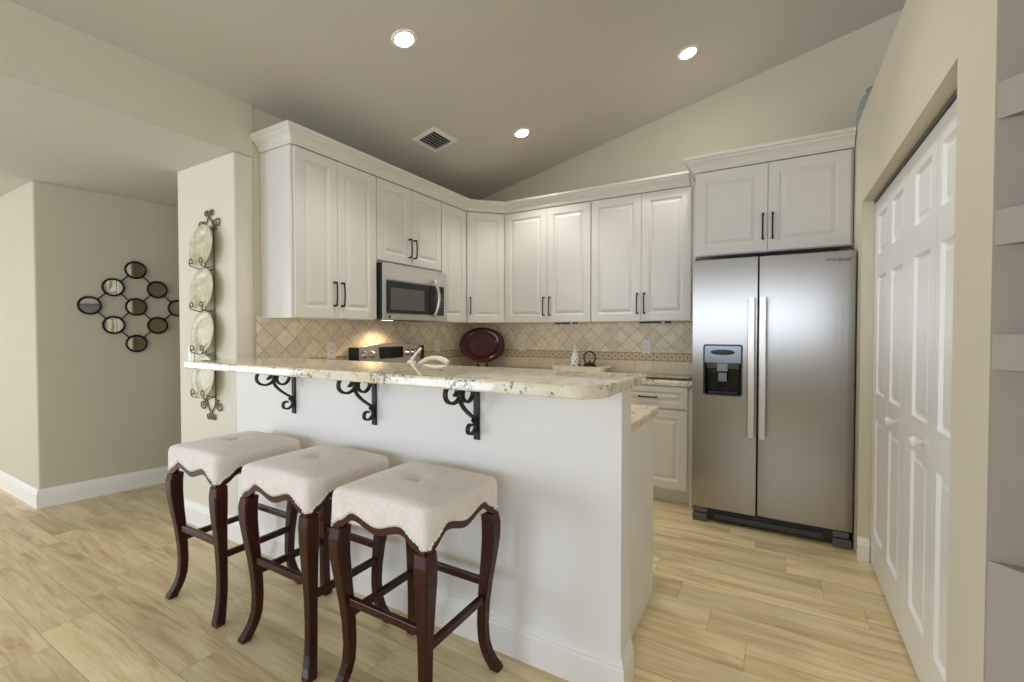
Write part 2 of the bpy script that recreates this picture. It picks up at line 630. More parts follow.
c = MB()
c.prism([(-2.96, 0), (4.0, 0), (4.0, zc(4.0) + 0.02), (-2.96, zc(-2.96) + 0.02)], lambda p: (p[0], YB, p[1]), lambda p: (p[0], YB + 0.1, p[1]))
struct('wall_back', c, M['wall'], 'tall cream gable wall behind the back cabinets', 'wall')
struct('wall_left', MB().box(-2.935, XL, YK, YB, 0, zc(XL) + 0.02), M['wall'], 'cream side wall behind the microwave run', 'wall')
struct('wall_beam', MB().box(-2.935, -2.812, -3.7, YK, 2.352, zc(-2.812) + 0.02), M['wall'], 'cream drop beam where the hallway ceiling meets the vault', 'wall')
struct('wall_pillar', MB().box(-3.50, -2.812, YF, YK, 0, 2.352), M['pillar'], 'cream wall end carrying the hanging plates', 'wall', bevel=0.012, seg=3)
struct('wall_bar', MB().box(-2.812, -0.456, YF, YK, 0, 1.074), M['barpaint'], 'white painted half wall under the breakfast bar', 'wall')

# hallway: a corner with two walls beyond the pillar
h0 = Vector((-4.59, 1.10, 0))
hu = Vector((0.14, 0.82, 0)).normalized()
hn = Vector((hu.y, -hu.x, 0))
h1 = h0 + hu * 3.1
poly = [(h0.x, h0.y), (h1.x, h1.y), (-7.9, h1.y), (-7.9, 1.10)]
struct('wall_hall', MB().prism_z(poly, 0, 2.352), M['hall'], 'cream hallway corner wall with the round mirrors', 'wall', bevel=0.01, seg=2)
struct('wall_far', MB().box(-7.9, -2.935, 4.2, 4.3, 0, 2.352), M['wall'], 'wall closing the end of the hallway', 'wall')
struct('wall_side', MB().box(-8.1, -8.0, -3.7, -3.0, 0, 2.352).box(-8.1, -8.0, -0.8, 4.3, 0, 2.352).box(-8.1, -8.0, -3.0, -0.8, 0, 0.4).box(-8.1, -8.0, -3.0, -0.8, 2.2, 2.352), M['wall'], 'far wall of the living area', 'wall')  # gap left for the added west fill
# wall behind the photographer, open where the glazed doors are
r = MB()
r.box(-8.0, -6.3, -3.8, -3.7, 0, 2.47).box(-2.9, -2.75, -3.8, -3.7, 0, 4.3).box(2.1, 4.0, -3.8, -3.7, 0, 4.3)
r.box(-6.3, -2.9, -3.8, -3.7, 2.25, 2.47).box(-2.75, 2.1, -3.8, -3.7, 2.1, 4.3).box(-2.75, 2.1, -3.8, -3.7, 0, 1.0)
struct('wall_rear', r, M['wall'], 'rear wall with glazed openings', 'wall')
struct('wall_east', MB().box(4.0, 4.1, -3.8, -2.4, 0, 4.4).box(4.0, 4.1, 0.0, 4.2, 0, 4.4).box(4.0, 4.1, -2.4, 0.0, 0, 0.45).box(4.0, 4.1, -2.4, 0.0, 2.25, 4.4), M['wall'], 'outer wall of the living area', 'wall')  # gap left for the added east fill

# pantry block: face wall with the closet opening, return wall, flat top
OY0, OY1, OZ = 1.62, 3.145, 1.985
w = MB()
w.box(XR, XR + 0.11, OY1, YB, 0, 2.49).box(XR, XR + 0.11, 1.375, OY0, 0, 2.49).box(XR, XR + 0.11, OY0, OY1, OZ, 2.49)
struct('wall_right', w, M['wall'], 'cream pantry wall with the closet opening', 'wall')
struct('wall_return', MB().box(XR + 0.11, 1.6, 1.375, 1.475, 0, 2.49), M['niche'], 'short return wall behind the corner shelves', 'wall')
struct('ceiling_pantry', MB().box(XR + 0.11, 1.6, 1.475, YB, 2.40, 2.49), M['wall'], 'flat plant ledge on top of the pantry', 'ledge')
struct('wall_pantry', MB().box(1.6, 1.7, 1.375, YB, 0, 2.49), M['wall'], 'far side wall of the pantry', 'wall')
struct('wall_closet', MB().box(XR + 0.62, XR + 0.67, 1.475, YB, 0, 2.40), M['wall'], 'inner back wall of the closet', 'wall')

# corner niche: three thick plaster ledges and a solid base, all with a 45 degree front
n = MB()
tri = [(XR + 0.001, 1.364), (1.12, 0.65), (1.12, 1.364)]
for z0, z1 in ((1.722, 1.80), (1.455, 1.53), (1.19, 1.265)):
    n.prism_z(tri, z0, z1)
n.prism_z(tri, 0, 0.775)
n.prism_z(tri, 2.36, 2.49)
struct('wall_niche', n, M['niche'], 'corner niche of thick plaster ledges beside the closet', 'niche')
struct('wall_niche_back', MB().box(XR + 0.0005, 1.12, 1.364, 1.375, 0, 2.49), M['niche'], 'flat back of the corner niche', 'wall')  # thin facing over the wall end, carries the shade-darkened paint
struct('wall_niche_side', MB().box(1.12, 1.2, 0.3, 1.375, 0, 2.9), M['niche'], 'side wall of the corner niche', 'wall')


def baseboard(name, path, outs, label, h=0.135, th=0.016):
    """profiled skirting swept along path; outs = outward mitre vectors"""
    prof = [(0, 0), (th, 0), (th, h * 0.72), (th * 0.8, h * 0.76), (th * 0.8, h * 0.82), (th * 0.55, h * 0.87), (th * 0.4, h * 0.95), (th * 0.25, h), (0, h)]
    rings = [[(p[0] + o[0] * q[0], p[1] + o[1] * q[0], q[1]) for q in prof] for p, o in zip(path, outs)]
    return struct(name, MB().rings(rings, smooth=False), M['trim'], label, 'baseboard')


baseboard('baseboard_bar', [(-3.50, YF), (-0.456, YF), (-0.456, YK)], [(0, -1), (1, -1), (1, 0)], 'white baseboard along the bar wall and round its end', 0.146)
hm_ = Vector((0, -1, 0)) + hn
hm_ = hm_ / (1 + Vector((0, -1, 0)).dot(hn))
baseboard('baseboard_hall', [(-7.9, 1.10), (h0.x, h0.y), (h1.x, h1.y)], [(0, -1), (hm_.x, hm_.y), (hn.x, hn.y)], 'white baseboard round the hallway corner under the mirrors')
baseboard('baseboard_closet', [(XR - 0.002, OY1), (XR + 0.052, OY1)], [(0, -1), (0, -1)], 'white baseboard block at the closet jamb', 0.13)

# backsplash slabs (kind structure): side wall and back wall
TB = 0.012
b1 = MB().box(XL, XL + TB, 1.66, YB, 0.915, ZU + 0.01)
struct('trim_1', b1, M['tile'], 'diagonal travertine backsplash behind the range', 'backsplash', uv=lambda p: (p.y, p.z))
b2 = MB().box(XL + TB, -0.515, YB - TB, YB, 0.915, ZU + 0.01)
struct('trim_2', b2, M['tile'], 'diagonal travertine backsplash along the back wall', 'backsplash', uv=lambda p: (p.x + 0.03, p.z))

# ------------------------------------------------------------------ closet doors


def panel_mesh(w, h, t, panels, rail):
    """door slab facing -Y with raised panels; panels = (x0, x1, z0, z1)"""
    m = MB()
    xs = sorted({0, w} | {p[0] for p in panels} | {p[1] for p in panels})
    zs = sorted({0, h} | {p[2] for p in panels} | {p[3] for p in panels})
    e = 0.0
    for i in range(len(xs) - 1):
        for j in range(len(zs) - 1):
            cx, cz = (xs[i] + xs[i + 1]) / 2, (zs[j] + zs[j + 1]) / 2
            if any(p[0] < cx < p[1] and p[2] < cz < p[3] for p in panels):
                continue
            m.add([(xs[i], 0, zs[j]), (xs[i + 1], 0, zs[j]), (xs[i + 1], 0, zs[j + 1]), (xs[i], 0, zs[j + 1])], [(0, 1, 2, 3)])
    for p in panels:
        prof = rail
        rings = []
        for ins, dep in prof:
            rings.append([(p[0] + ins, dep, p[2] + ins), (p[1] - ins, dep, p[2] + ins), (p[1] - ins, dep, p[3] - ins), (p[0] + ins, dep, p[3] - ins)])
        m.rings(rings, cap0=False, cap1=True, smooth=False)
    # sides and back
    m.add([(0, 0, 0), (w, 0, 0), (w, 0, h), (0, 0, h), (0, t, 0), (w, t, 0), (w, t, h), (0, t, h)],
          [(4, 7, 6, 5), (0, 4, 5, 1), (1, 5, 6, 2), (2, 6, 7, 3), (3, 7, 4, 0)])
    return m


RAIL_CAB = [(0, 0), (0.004, 0.003), (0.008, 0.0035), (0.013, 0.010), (0.019, 0.010), (0.040, 0.0015), (0.044, 0.001)]
RAIL_DOOR = [(0, 0), (0.007, 0.012), (0.016, 0.012), (0.036, 0.004), (0.038, 0.004)]
LW = 0.3705


def closet_door(num, y0, label, knob_leaf):
    t = thing('door_%d' % num, label, 'door', (XR + 0.057, y0, 0.012), -pi / 2)
    t['kind'] = 'structure'
    for k in range(2):
        x0_ = 0.085 if k == 0 else 0.045
        pans = [(x0_, x0_ + 0.215, a, b) for a, b in ((0.18, 0.80), (0.935, 1.55), (1.665, 1.87))]
        m = panel_mesh(LW - 0.004, 1.955, 0.032, pans, RAIL_DOOR)
        m.xf(Matrix.Translation((k * LW, 0, 0)))
        leaf = m.build('leaf', M['door'], t)
        if k == knob_leaf:
            kb = MB().lathe([(0.008, 0.0), (0.007, 0.012), (0.016, 0.022), (0.019, 0.030), (0.016, 0.038), (0.006, 0.042)], (LW * (k + (0.55 if num == 1 else 0.72)), 0.0, 0.865), 20, axis='y')
            kb.build('knob', M['white'], leaf)
    return t


closet_door(1, OY1 - 0.006, 'white bifold closet door pair nearest the refrigerator', 1)
closet_door(2, OY1 - 0.006 - 2 * LW, 'white bifold closet door pair farther from the refrigerator, cut by the pantry wall end', 0)
trk = MB().box(XR + 0.05, XR + 0.09, OY0 + 0.002, OY1 - 0.002, OZ - 0.014, OZ - 0.001)
struct('trim_3', trk, M['grey'], 'metal track above the closet doors', 'track')

# ------------------------------------------------------------------ cabinets


def pull(m, x, z0, z1, y=0.0, horizontal=False):
    """dark bar pull with two posts; front is -y"""
    st, r = 0.028, 0.0052
    if horizontal:
        a, b = Vector((z0, y, x)), Vector((z1, y, x))
    else:
        a, b = Vector((x, y, z0)), Vector((x, y, z1))
    d = (b - a).normalized()
    o = Vector((0, -st, 0))
    pts = [a + o - d * 0.004]
    n = 8
    for i in range(n + 1):
        t = i / n
        pts.append(a + o + (b - a) * t + Vector((0, -0.005 * sin(pi * t), 0)))
    pts.append(b + o + d * 0.004)
    m.tube(pts, [r * 1.3] + [r * 1.15] + [r] * (n - 1) + [r * 1.15] + [r * 1.3], 8)
    for q in (a, b):
        m.tube([q - Vector((0, 0.0, 0)), q + o], [r * 1.5, r], 8)
    return m


def cab_door(parent, x0, x1, z0, z1, handle=None, name='door', rail=0.058, y=-0.021):
    g = 0.0017
    w, h = x1 - x0 - 2 * g, z1 - z0 - 2 * g
    m = panel_mesh(w, h, 0.0205, [(rail, w - rail, rail, h - rail)], RAIL_CAB)
    m.xf(Matrix.Translation((x0 + g, y, z0 + g)))
    d = m.build(name, M['cabinet'], parent, bevel=0.0022, seg=2)
    if handle:
        hm = pull(MB(), *handle[:3], y=y, horizontal=len(handle) > 3)
        hm.build('handle', M['bronze'], d)
    return d


def wall_cabinet(name, label, loc, rz, w, d, h, splits, handles, group='upper cabinets', stile=0.0, bot=0.0, body=None):
    t = thing(name, label, 'cabinet', loc, rz, group)
    (body or MB().box(0, w, 0, d, 0, h)).build('body', M['cabinet'], t, bevel=0.002)
    for i in range(len(splits) - 1):
        cab_door(t, splits[i], splits[i + 1], bot + 0.004, h - 0.004, handles[i] if i < len(handles) else None)
    return t


H = ZT - ZU
DP = XL + TB
XF = -2.52
# side run, front faces +X (local x runs along world +Y)
R90 = pi / 2
dep = XF - XL - 0.003
cy = [1.700, 2.022, 2.352]
wall_cabinet('upper_cabinet', 'tall white upper cabinet with two doors at the open end above the bar', (XF, 1.695, ZU), R90, 0.659, dep, H,
             [0.016, 0.322, 0.657], [(0.322 - 0.03, 0.085, 0.235), (0.322 + 0.03, 0.085, 0.235)])
wall_cabinet('upper_cabinet', 'short white upper cabinet with two doors above the microwave', (XF, 2.356, 1.778), R90, 0.730, dep, ZT - 1.778,
             [0.002, 0.362, 0.728], [(0.362 - 0.028, 0.075, 0.215), (0.362 + 0.028, 0.075, 0.215)], bot=0.012)
wall_cabinet('upper_cabinet', 'narrow white single-door upper cabinet between the microwave and the corner', (XF, 3.088, ZU), R90, 0.366, dep, H,
             [0.003, 0.364], [])
# diagonal corner
L45 = sqrt(0.268 ** 2 + 0.278 ** 2)
A45 = math.atan2(0.278, 0.268)
c0, c1 = Vector((XF + 0.001, 3.460)), Vector((XF + 0.269, 3.738))
inv = Matrix.Rotation(-A45, 4, 'Z') @ Matrix.Translation((-c0.x, -c0.y, 0))
pent = [c0, c1, Vector((c1.x, YB - 0.003)), Vector((XL + 0.003, YB - 0.003)), Vector((XL + 0.003, c0.y))]
pl = [tuple((inv @ Vector((p.x, p.y, 0)))[:2]) for p in pent]
wall_cabinet('upper_cabinet', 'white diagonal corner upper cabinet above the red platter', (c0.x, c0.y, ZU), A45, L45, 0.3, H,
             [0.012, L45 - 0.012], [(0.042, 0.085, 0.235)], body=MB().prism_z(pl, 0, H))
# back run
YU = 3.74
dpb = YB - YU - 0.003
wall_cabinet('upper_cabinet', 'white two-door upper cabinet on the back wall next to the diagonal corner', (-2.249, YU, ZU), 0, 0.866, dpb, H,
             [0.006, 0.450, 0.864], [(0.450 - 0.03, 0.065, 0.225), (0.450 + 0.03, 0.065, 0.225)])
wall_cabinet('upper_cabinet', 'white two-door upper cabinet on the back wall beside the refrigerator cabinet', (-1.382, YU, ZU), 0, 0.836, dpb, H,
             [0.003, 0.427, 0.808], [(0.427 - 0.028, 0.065, 0.225), (0.427 + 0.028, 0.065, 0.225)])
# above the fridge
wall_cabinet('upper_cabinet', 'deep white two-door cabinet above the stainless refrigerator', (-0.510, 3.46, 1.800), 0, 0.905, YB - 3.463, 2.385 - 1.800,
             [0.010, 0.451, 0.892], [(0.451 - 0.028, 0.085, 0.245), (0.451 + 0.028, 0.085, 0.245)])


def crown(name, path, outs, z0, label, z1=2.485, proj=0.07):
    """sweep a crown profile; path points at the cabinet faces, outs = outward mitre vectors"""
    hh = z1 - z0
    prof = [(0.0, 0), (0.010, 0), (0.010, 0.010), (0.016, 0.013), (0.016, 0.024), (0.024, 0.036), (0.040, 0.052), (0.052, 0.060), (0.056, 0.070), (0.066, 0.074), (0.070, 0.080), (0.070, 0.095), (-0.02, 0.095), (-0.02, 0)]
    rings = []
    for p, o in zip(path, outs):
        rings.append([(p[0] + o[0] * a * proj / 0.07, p[1] + o[1] * a * proj / 0.07, z0 + b * hh / 0.095) for a, b in prof])
    m = MB().rings(rings, smooth=False)
    return tag(m.build(name, M['cabinet']), label, 'crown molding')


k = math.tan(pi / 8)
crown('crown_molding', [(XL + 0.004, 1.695), (XF + 0.018, 1.695), (XF + 0.018, 3.455), (-2.243, 3.722), (-0.586, 3.722)],
      [(0, -1), (1, -1), (1, -k), (k, -1), (0, -1)], 2.392, 'white crown molding running along the side and back upper cabinets')
crown('crown_molding', [(-0.512, YB - 0.004), (-0.512, 3.442), (0.394, 3.442)], [(-1, 0), (-1, -1), (0, -1)], 2.387, 'white crown molding on top of the refrigerator cabinet')

# base cabinets


def base_cabinet(label, loc, rz, w, d, ndoor, handle_side=1, h=0.874):
    t = thing('base_cabinet', label, 'cabinet', loc, rz, 'base cabinets')
    MB().box(0, w, 0, d, 0.105, h).build('body', M['cabinet'], t, bevel=0.002)
    MB().box(0.0, w, 0.07, d, 0.0, 0.105).build('toe_kick', M['cabinet'], t)
    ws = w / ndoor
    for i in range(ndoor):
        cab_door(t, i * ws + 0.012, (i + 1) * ws - 0.012, 0.712, h - 0.004, (0.79, (i + 0.5) * ws - 0.062, (i + 0.5) * ws + 0.062, 1), 'drawer', rail=0.036)
        hx = i * ws + (0.055 if (i % 2 if ndoor > 1 else handle_side == 0) else ws - 0.055)
        cab_door(t, i * ws + 0.012, (i + 1) * ws - 0.012, 0.120, 0.700, (hx, 0.54, 0.66))
    return t


bc = base_cabinet('white base cabinet with drawer and door under the back counter beside the refrigerator', (-1.12, 3.465, 0), 0, 0.584, YB - 3.468, 1, 0)
MB().box(0.586, 0.607, -0.012, YB - 3.468, 0.0, 0.874).build('end_panel', M['cabinet'], bc, bevel=0.002)
base_cabinet('white double base cabinet under the back counter next to the corner', (-2.05, 3.465, 0), 0, 0.926, YB - 3.468, 2)
base_cabinet('white base cabinet between the range and the corner', (-2.25, 3.101, 0), R90, 0.362, XL * -1 - 2.25 - 0.003, 1)
cp = thing('base_cabinet', 'white peninsula base cabinet behind the bar wall with plain end panel', 'cabinet', (0, 0, 0), 0, 'base cabinets')
MB().box(XL + 0.004, -0.525, YK + 0.002, 2.205, 0.105, 0.874).build('body', M['cabinet'], cp)
MB().box(XL + 0.004, -0.530, YK + 0.002, 2.13, 0.0, 0.105).build('toe_kick', M['cabinet'], cp)
MB().box(-0.525, -0.507, YK + 0.002, 2.225, 0.0, 0.874).build('end_panel', M['barpaint'], cp, bevel=0.002)

# ------------------------------------------------------------------ granite tops


def slab(poly, z0, z1, r=0.006):
    return MB().prism_z(poly, z0, z1)


bx0, bx1 = -2.722, -0.425
pts = [(bx0, 1.21), (bx1 - 0.10, 1.21)] + arc(bx1 - 0.10, 1.31, 0.10, -90, 0, 10)[1:] + [(bx1, 1.69), (bx0, 1.69)]
o = slab(pts, 1.0765, 1.116).build('countertop', M['granite'], bevel=0.008, seg=3)
tag(o, 'long polished granite breakfast bar top on iron brackets', 'countertop', 'granite countertops')
pts = [(XL + TB + 0.001, 1.648), (-0.485, 1.648), (-0.485, 2.238), (-2.215, 2.238), (-2.215, 2.350), (XL + TB + 0.001, 2.350)]
o = slab(pts, 0.875, 0.914).build('countertop', M['granite'], bevel=0.010, seg=3)
tag(o, 'lower granite peninsula counter set below and behind the breakfast bar', 'countertop', 'granite countertops')
pts = [(XL + TB + 0.001, 3.104), (-2.215, 3.104), (-2.215, 3.435), (-0.512, 3.435), (-0.512, YB - TB - 0.001), (XL + TB + 0.001, YB - TB - 0.001)]
o = slab(pts, 0.875, 0.914).build('countertop', M['granite'], bevel=0.010, seg=3)
tag(o, 'granite counter along the back wall under the upper cabinets', 'countertop', 'granite countertops')

# ------------------------------------------------------------------ iron brackets under the bar
tb = thing('bracket', 'black scrolled iron bracket under the bar, farthest from the hanging plates', 'bracket', (-1.054, YF - 0.0015, 1.074), 0, 'scroll brackets under the bar')
P = lambda a, b, x: (x, -a, b)      # a = distance from wall, b = height under the top
MB().box(-0.014, 0.014, -0.008, 0.0, -0.243, 0.0).build('wall_plate', M['iron'], tb, bevel=0.002)
MB().box(-0.012, 0.012, -0.245, -0.008, -0.007, 0.0).build('top_bar', M['iron'], tb, bevel=0.002)


def cscroll(ca, cb, ra, rb, a0, sweep, inner=0.30, n=34):
    """C-scroll curling inwards: from angle a0 (deg) through sweep; radius shrinks over the last part"""
    out = []
    for i in range(n + 1):
        t = i / n
        q = radians(a0 + sweep * t)
        f = 1.0 if t < 0.55 else 1.0 - (1.0 - inner) * ((t - 0.55) / 0.45)
        out.append((ca + ra * f * cos(q), cb + rb * f * sin(q)))
    return out


IW = (-0.008, 0.008)
MB().flat(cscroll(0.160, -0.036, 0.047, 0.038, 165, 430), 0.010, *IW, P).build('scroll', M['iron'], tb)
MB().flat(cscroll(0.066, -0.042, 0.036, 0.038, 100, 430), 0.010, *IW, P).build('scroll', M['iron'], tb)
stem = [(0.117, -0.006), (0.118, -0.03)] + bez((0.119, -0.045), (0.122, -0.085), (0.075, -0.118), (0.030, -0.146), 14) + [(0.013, -0.158)]
MB().flat(stem, 0.010, *IW, P).build('stem', M['iron'], tb)
foot = [(0.012, -0.156)] + cscroll(0.042, -0.186, 0.030, 0.026, 110, 360, 0.35, 26)
MB().flat(foot, 0.009, *IW, P).build('scroll', M['iron'], tb)
dup(tb, (-1.640, YF - 0.0015, 1.074), 'black scrolled iron bracket under the bar, middle one of the three')
dup(tb, (-2.250, YF - 0.0015, 1.074), 'black scrolled iron bracket under the bar, nearest the hanging plates')

# ------------------------------------------------------------------ bar stools
SA, SB = 0.216, 0.204
LX, LY = 0.185, 0.174


def lerp_tab(tab, x):
    for (x0, y0), (x1, y1) in zip(tab, tab[1:]):
        if x <= x1:
            t = (x - x0) / (x1 - x0)
            t = t * t * (3 - 2 * t)
            return y0 + (y1 - y0) * t
    return tab[-1][1]


SC = [(0.0, 0.029), (0.50, 0.055), (0.80, 0.019), (0.93, 0.004), (1.0, 0.0)]
scal = lambda t: 0.612 + lerp_tab(SC, min(1.0, abs(t)))


def stool_edge(a, b, r, per=26, cn=5):
    """closed loop of (x, y, t) round the seat; t = -1..1 along each side"""
    pts = []
    for k in range(4):
        hx, hy = (a, b)
        if k == 0:
            side = [(-hx + r + (2 * hx - 2 * r) * i / per, -hy) for i in range(per)]
            cc, a0 = (hx - r, -hy + r), -90
        elif k == 1:
            side = [(hx, -hy + r + (2 * hy - 2 * r) * i / per) for i in range(per)]
            cc, a0 = (hx - r, hy - r), 0
        elif k == 2:
            side = [(hx - r - (2 * hx - 2 * r) * i / per, hy) for i in range(per)]
            cc, a0 = (-hx + r, hy - r), 90
        else:
            side = [(-hx, hy - r - (2 * hy - 2 * r) * i / per) for i in range(per)]
            cc, a0 = (-hx + r, -hy + r), 180
        L = hx if k % 2 == 0 else hy
        for p in side:
            pts.append((p[0], p[1], (p[0] if k % 2 == 0 else p[1]) / L))
        for i in range(cn):
            q = radians(a0 + 90 * i / cn)
            pts.append((cc[0] + r * cos(q), cc[1] + r * sin(q), 1.0))
    return pts


ts = thing('bar_stool', 'backless bar stool with beige linen seat, nearest the open end of the bar', 'stool', (-1.112, 1.237, 0), 0, 'bar stools')
E0 = stool_edge(SA, SB, 0.022)


def dome(x, y):
    u, v = min(1, abs(x) / SA), min(1, abs(y) / SB)
    z = 0.730 + 0.022 * (1 - u ** 2.4) * (1 - v ** 2.4)
    r2 = x * x + y * y
    z -= 0.015 * exp(-r2 / 0.0012)
    d = min(abs(x - y), abs(x + y)) / sqrt(2)
    rr = sqrt(r2)
    z -= 0.004 * exp(-(d / 0.008) ** 2) * exp(-rr / 0.05)
    return z


rings = []
rings.append([(x * 0.975, y * 0.975, scal(t)) for x, y, t in E0])
rings.append([(x * 0.998, y * 0.998, scal(t) - 0.002) for x, y, t in E0])
rings.append([(x * 1.004, y * 1.004, scal(t) + 0.006) for x, y, t in E0])
for f, zf in ((0.3, 1.010), (0.7, 1.012), (1.0, 1.010)):
    rings.append([(x * zf, y * zf, (scal(t) * (1 - f) + 0.694 * f)) for x, y, t in E0])
for s_, z_ in ((1.004, 0.710), (0.988, 0.721), (0.962, 0.7275)):
    rings.append([(x * s_, y * s_, z_) for x, y, t in E0])
for s_ in (0.92, 0.87, 0.8, 0.72, 0.64, 0.56, 0.48, 0.41, 0.34, 0.28, 0.22, 0.17, 0.12, 0.08, 0.04, 0.012):
    rings.append([(x * s_, y * s_, dome(x * s_, y * s_)) for x, y, t in E0])
MB().rings(rings, cap0=True, cap1=True).build('seat', M['linen'], ts)
dense = []
for (x0, y0, t0), (x1, y1, t1) in zip(E0, E0[1:] + E0[:1]):
    for q in range(6):
        f = q / 6
        tt = t0 + (t1 - t0) * f if abs(t1 - t0) < 0.5 else t0
        dense.append((x0 + (x1 - x0) * f, y0 + (y1 - y0) * f, tt))
pts_, rad_, acc = [], [], 0.0
prev = None
for x, y, t in dense:
    p = Vector((x * 1.006, y * 1.006, scal(t) + 0.006))
    if prev is not None:
        acc += (p - prev).length
    prev = p
    pts_.append(p)
    rad_.append(0.0006 + 0.0050 * max(0.0, cos(2 * pi * acc / 0.0165)) ** 0.6)
MB().tube(pts_, rad_, 6, loop=True).build('nail_trim', M['nail'], ts)
# scalloped apron rails under the cloth
ap = MB()
N = 30
for k in range(4):
    ang = k * pi / 2
    half = (SA if k % 2 == 0 else SB) - 0.010
    off = (SB if k % 2 == 0 else SA)
    rg = []
    for i in range(N + 1):
        t = -1 + 2 * i / N
        x = half * t
        tt = x / (SA if k % 2 == 0 else SB)
        zb = scal(tt) - 0.027
        zt = scal(tt) + (0.02 if abs(t) < 0.85 else 0.0)
        if abs(t) > 0.9:
            zb = max(zb, 0.590)
        ring = [(x, -off + 0.003, zb), (x, -off + 0.003, zt), (x, -off + 0.028, zt), (x, -off + 0.028, zb)]
        rot = Matrix.Rotation(ang, 3, 'Z')
        rg.append([rot @ Vector(p) for p in ring])
    ap.rings(rg, smooth=False)
ap.build('apron', M['wood'], ts)
LEG = [(0.600, 0.044, 0.004), (0.596, 0.052, 0.008), (0.560, 0.056, 0.014), (0.500, 0.054, 0.013), (0.42, 0.047, 0.004), (0.34, 0.041, -0.007), (0.26, 0.037, -0.015),
       (0.18, 0.035, -0.018), (0.12, 0.035, -0.014), (0.075, 0.036, -0.002), (0.040, 0.039, 0.014), (0.016, 0.042, 0.028), (0.004, 0.041, 0.033), (0.0, 0.037, 0.033)]
for sx, sy in ((-1, -1), (1, -1), (1, 1), (-1, 1)):
    rg = []
    for z, w_, d in LEG:
        cx, cy_ = sx * (LX + d * 0.707), sy * (LY + d * 0.707)
        hw = w_ / 2
        ch = hw * 0.18
        rg.append([(cx - hw + ch, cy_ - hw, z), (cx + hw - ch, cy_ - hw, z), (cx + hw, cy_ - hw + ch, z), (cx + hw, cy_ + hw - ch, z),
                   (cx + hw - ch, cy_ + hw, z), (cx - hw + ch, cy_ + hw, z), (cx - hw, cy_ + hw - ch, z), (cx - hw, cy_ - hw + ch, z)])
    m = MB().rings(rg, smooth=False)
    m.build('leg', M['wood'], ts)
for sy in (-1, 1):
    y = sy * (LY - 0.006)
    MB().box(-LX + 0.012, LX - 0.012, y - 0.010, y + 0.010, 0.323, 0.351).build('stretcher', M['wood'], ts, bevel=0.003)
for sx in (-1, 1):
    x = sx * (LX - 0.008)
    MB().box(x - 0.010, x + 0.010, -LY + 0.010, LY - 0.010, 0.268, 0.296).build('stretcher', M['wood'], ts, bevel=0.003)
dup(ts, (-1.672, 1.240, 0), 'backless bar stool with beige linen seat, middle one of the three')
dup(ts, (-2.287, 1.240, 0), 'backless bar stool with beige linen seat, nearest the hanging plates')

# ------------------------------------------------------------------ refrigerator
FY = 3.264
fr = thing('refrigerator', 'stainless steel side-by-side refrigerator with ice dispenser', 'refrigerator', (-0.048, FY, 0), 0)
FX = -0.048
MB().box(-0.436, 0.436, 0.075, 0.78, 0.012, 1.728).build('body', M['darkgrey'], fr, bevel=0.006)


def fridge_door(x0, x1):
    n = 14
    prof = []
    for i in range(n + 1):                                # gently bowed front
        t = i / n
        prof.append((x0 + (x1 - x0) * t, -0.006 * (1 - (2 * t - 1) ** 4) + 0.006))
    poly = prof + [(x1, 0.066), (x0, 0.066)]
    return MB().prism_z(poly, 0.098, 1.746)


lx0, lx1, rx0, rx1 = -0.442, -0.060, -0.052, 0.442
# the left door has a real recess for the dispenser
DX0, DX1, DZ0, DZ1 = -0.372, -0.143, 0.856, 1.186
m = MB()
xs = [lx0, DX0, DX1, lx1]
zs = [0.098, DZ0, DZ1, 1.746]
for i in range(3):
    for j in range(3):
        if i == 1 and j == 1:
            continue
        m.add([(xs[i], 0, zs[j]), (xs[i + 1], 0, zs[j]), (xs[i + 1], 0, zs[j + 1]), (xs[i], 0, zs[j + 1])], [(0, 1, 2, 3)])
m.add([(lx0, 0, 0.098), (lx1, 0, 0.098), (lx1, 0, 1.746), (lx0, 0, 1.746), (lx0, 0.066, 0.098), (lx1, 0.066, 0.098), (lx1, 0.066, 1.746), (lx0, 0.066, 1.746)],
      [(4, 7, 6, 5), (0, 4, 5, 1), (1, 5, 6, 2), (2, 6, 7, 3), (3, 7, 4, 0)])
dl = m.build('door', M['steel'], fr)
dr = fridge_door(rx0, rx1).build('door', M['steel'], fr, bevel=0.005, seg=3)
# dispenser: frame, control panel, dark bay, paddle, spout and drip tray
ds = MB()
oz = rrect(DX0 - 0.003, DX1 + 0.003, DZ0 - 0.003, DZ1 + 0.003, 0.018, 5)
iz = rrect(DX0 + 0.006, DX1 - 0.006, DZ0 + 0.006, DZ1 - 0.006, 0.012, 5)
ds.rings([[(a, 0.001, b) for a, b in oz], [(a, -0.005, b) for a, b in oz], [(a, -0.005, b) for a, b in iz], [(a, 0.004, b) for a, b in iz]], cap0=False, cap1=False, smooth=False)
disp = ds.build('dispenser', M['darkgrey'], dl)
by = MB()
by.add([(DX0 + 0.004, 0.003, DZ0 + 0.004), (DX1 - 0.004, 0.003, DZ0 + 0.004), (DX1 - 0.004, 0.003, 1.066), (DX0 + 0.004, 0.003, 1.066),
        (DX0 + 0.02, 0.060, DZ0 + 0.02), (DX1 - 0.02, 0.060, DZ0 + 0.02), (DX1 - 0.02, 0.060, 1.062), (DX0 + 0.02, 0.060, 1.062)],
       [(4, 5, 6, 7), (0, 1, 5, 4), (1, 2, 6, 5), (2, 3, 7, 6), (3, 0, 4, 7)])
by.build('bay', M['blackgloss'], disp)
MB().box(DX0 + 0.004, DX1 - 0.004, -0.004, 0.03, 1.066, DZ1 - 0.004).build('control_panel', M['silver'], disp, bevel=0.003)
cp_ = MB().lathe([(0.0, 0), (0.07, 0.0), (0.072, 0.003), (0.0, 0.005)], (-0.258, -0.004, 1.138), 28, sx=1.0, sy=0.24, axis='y')
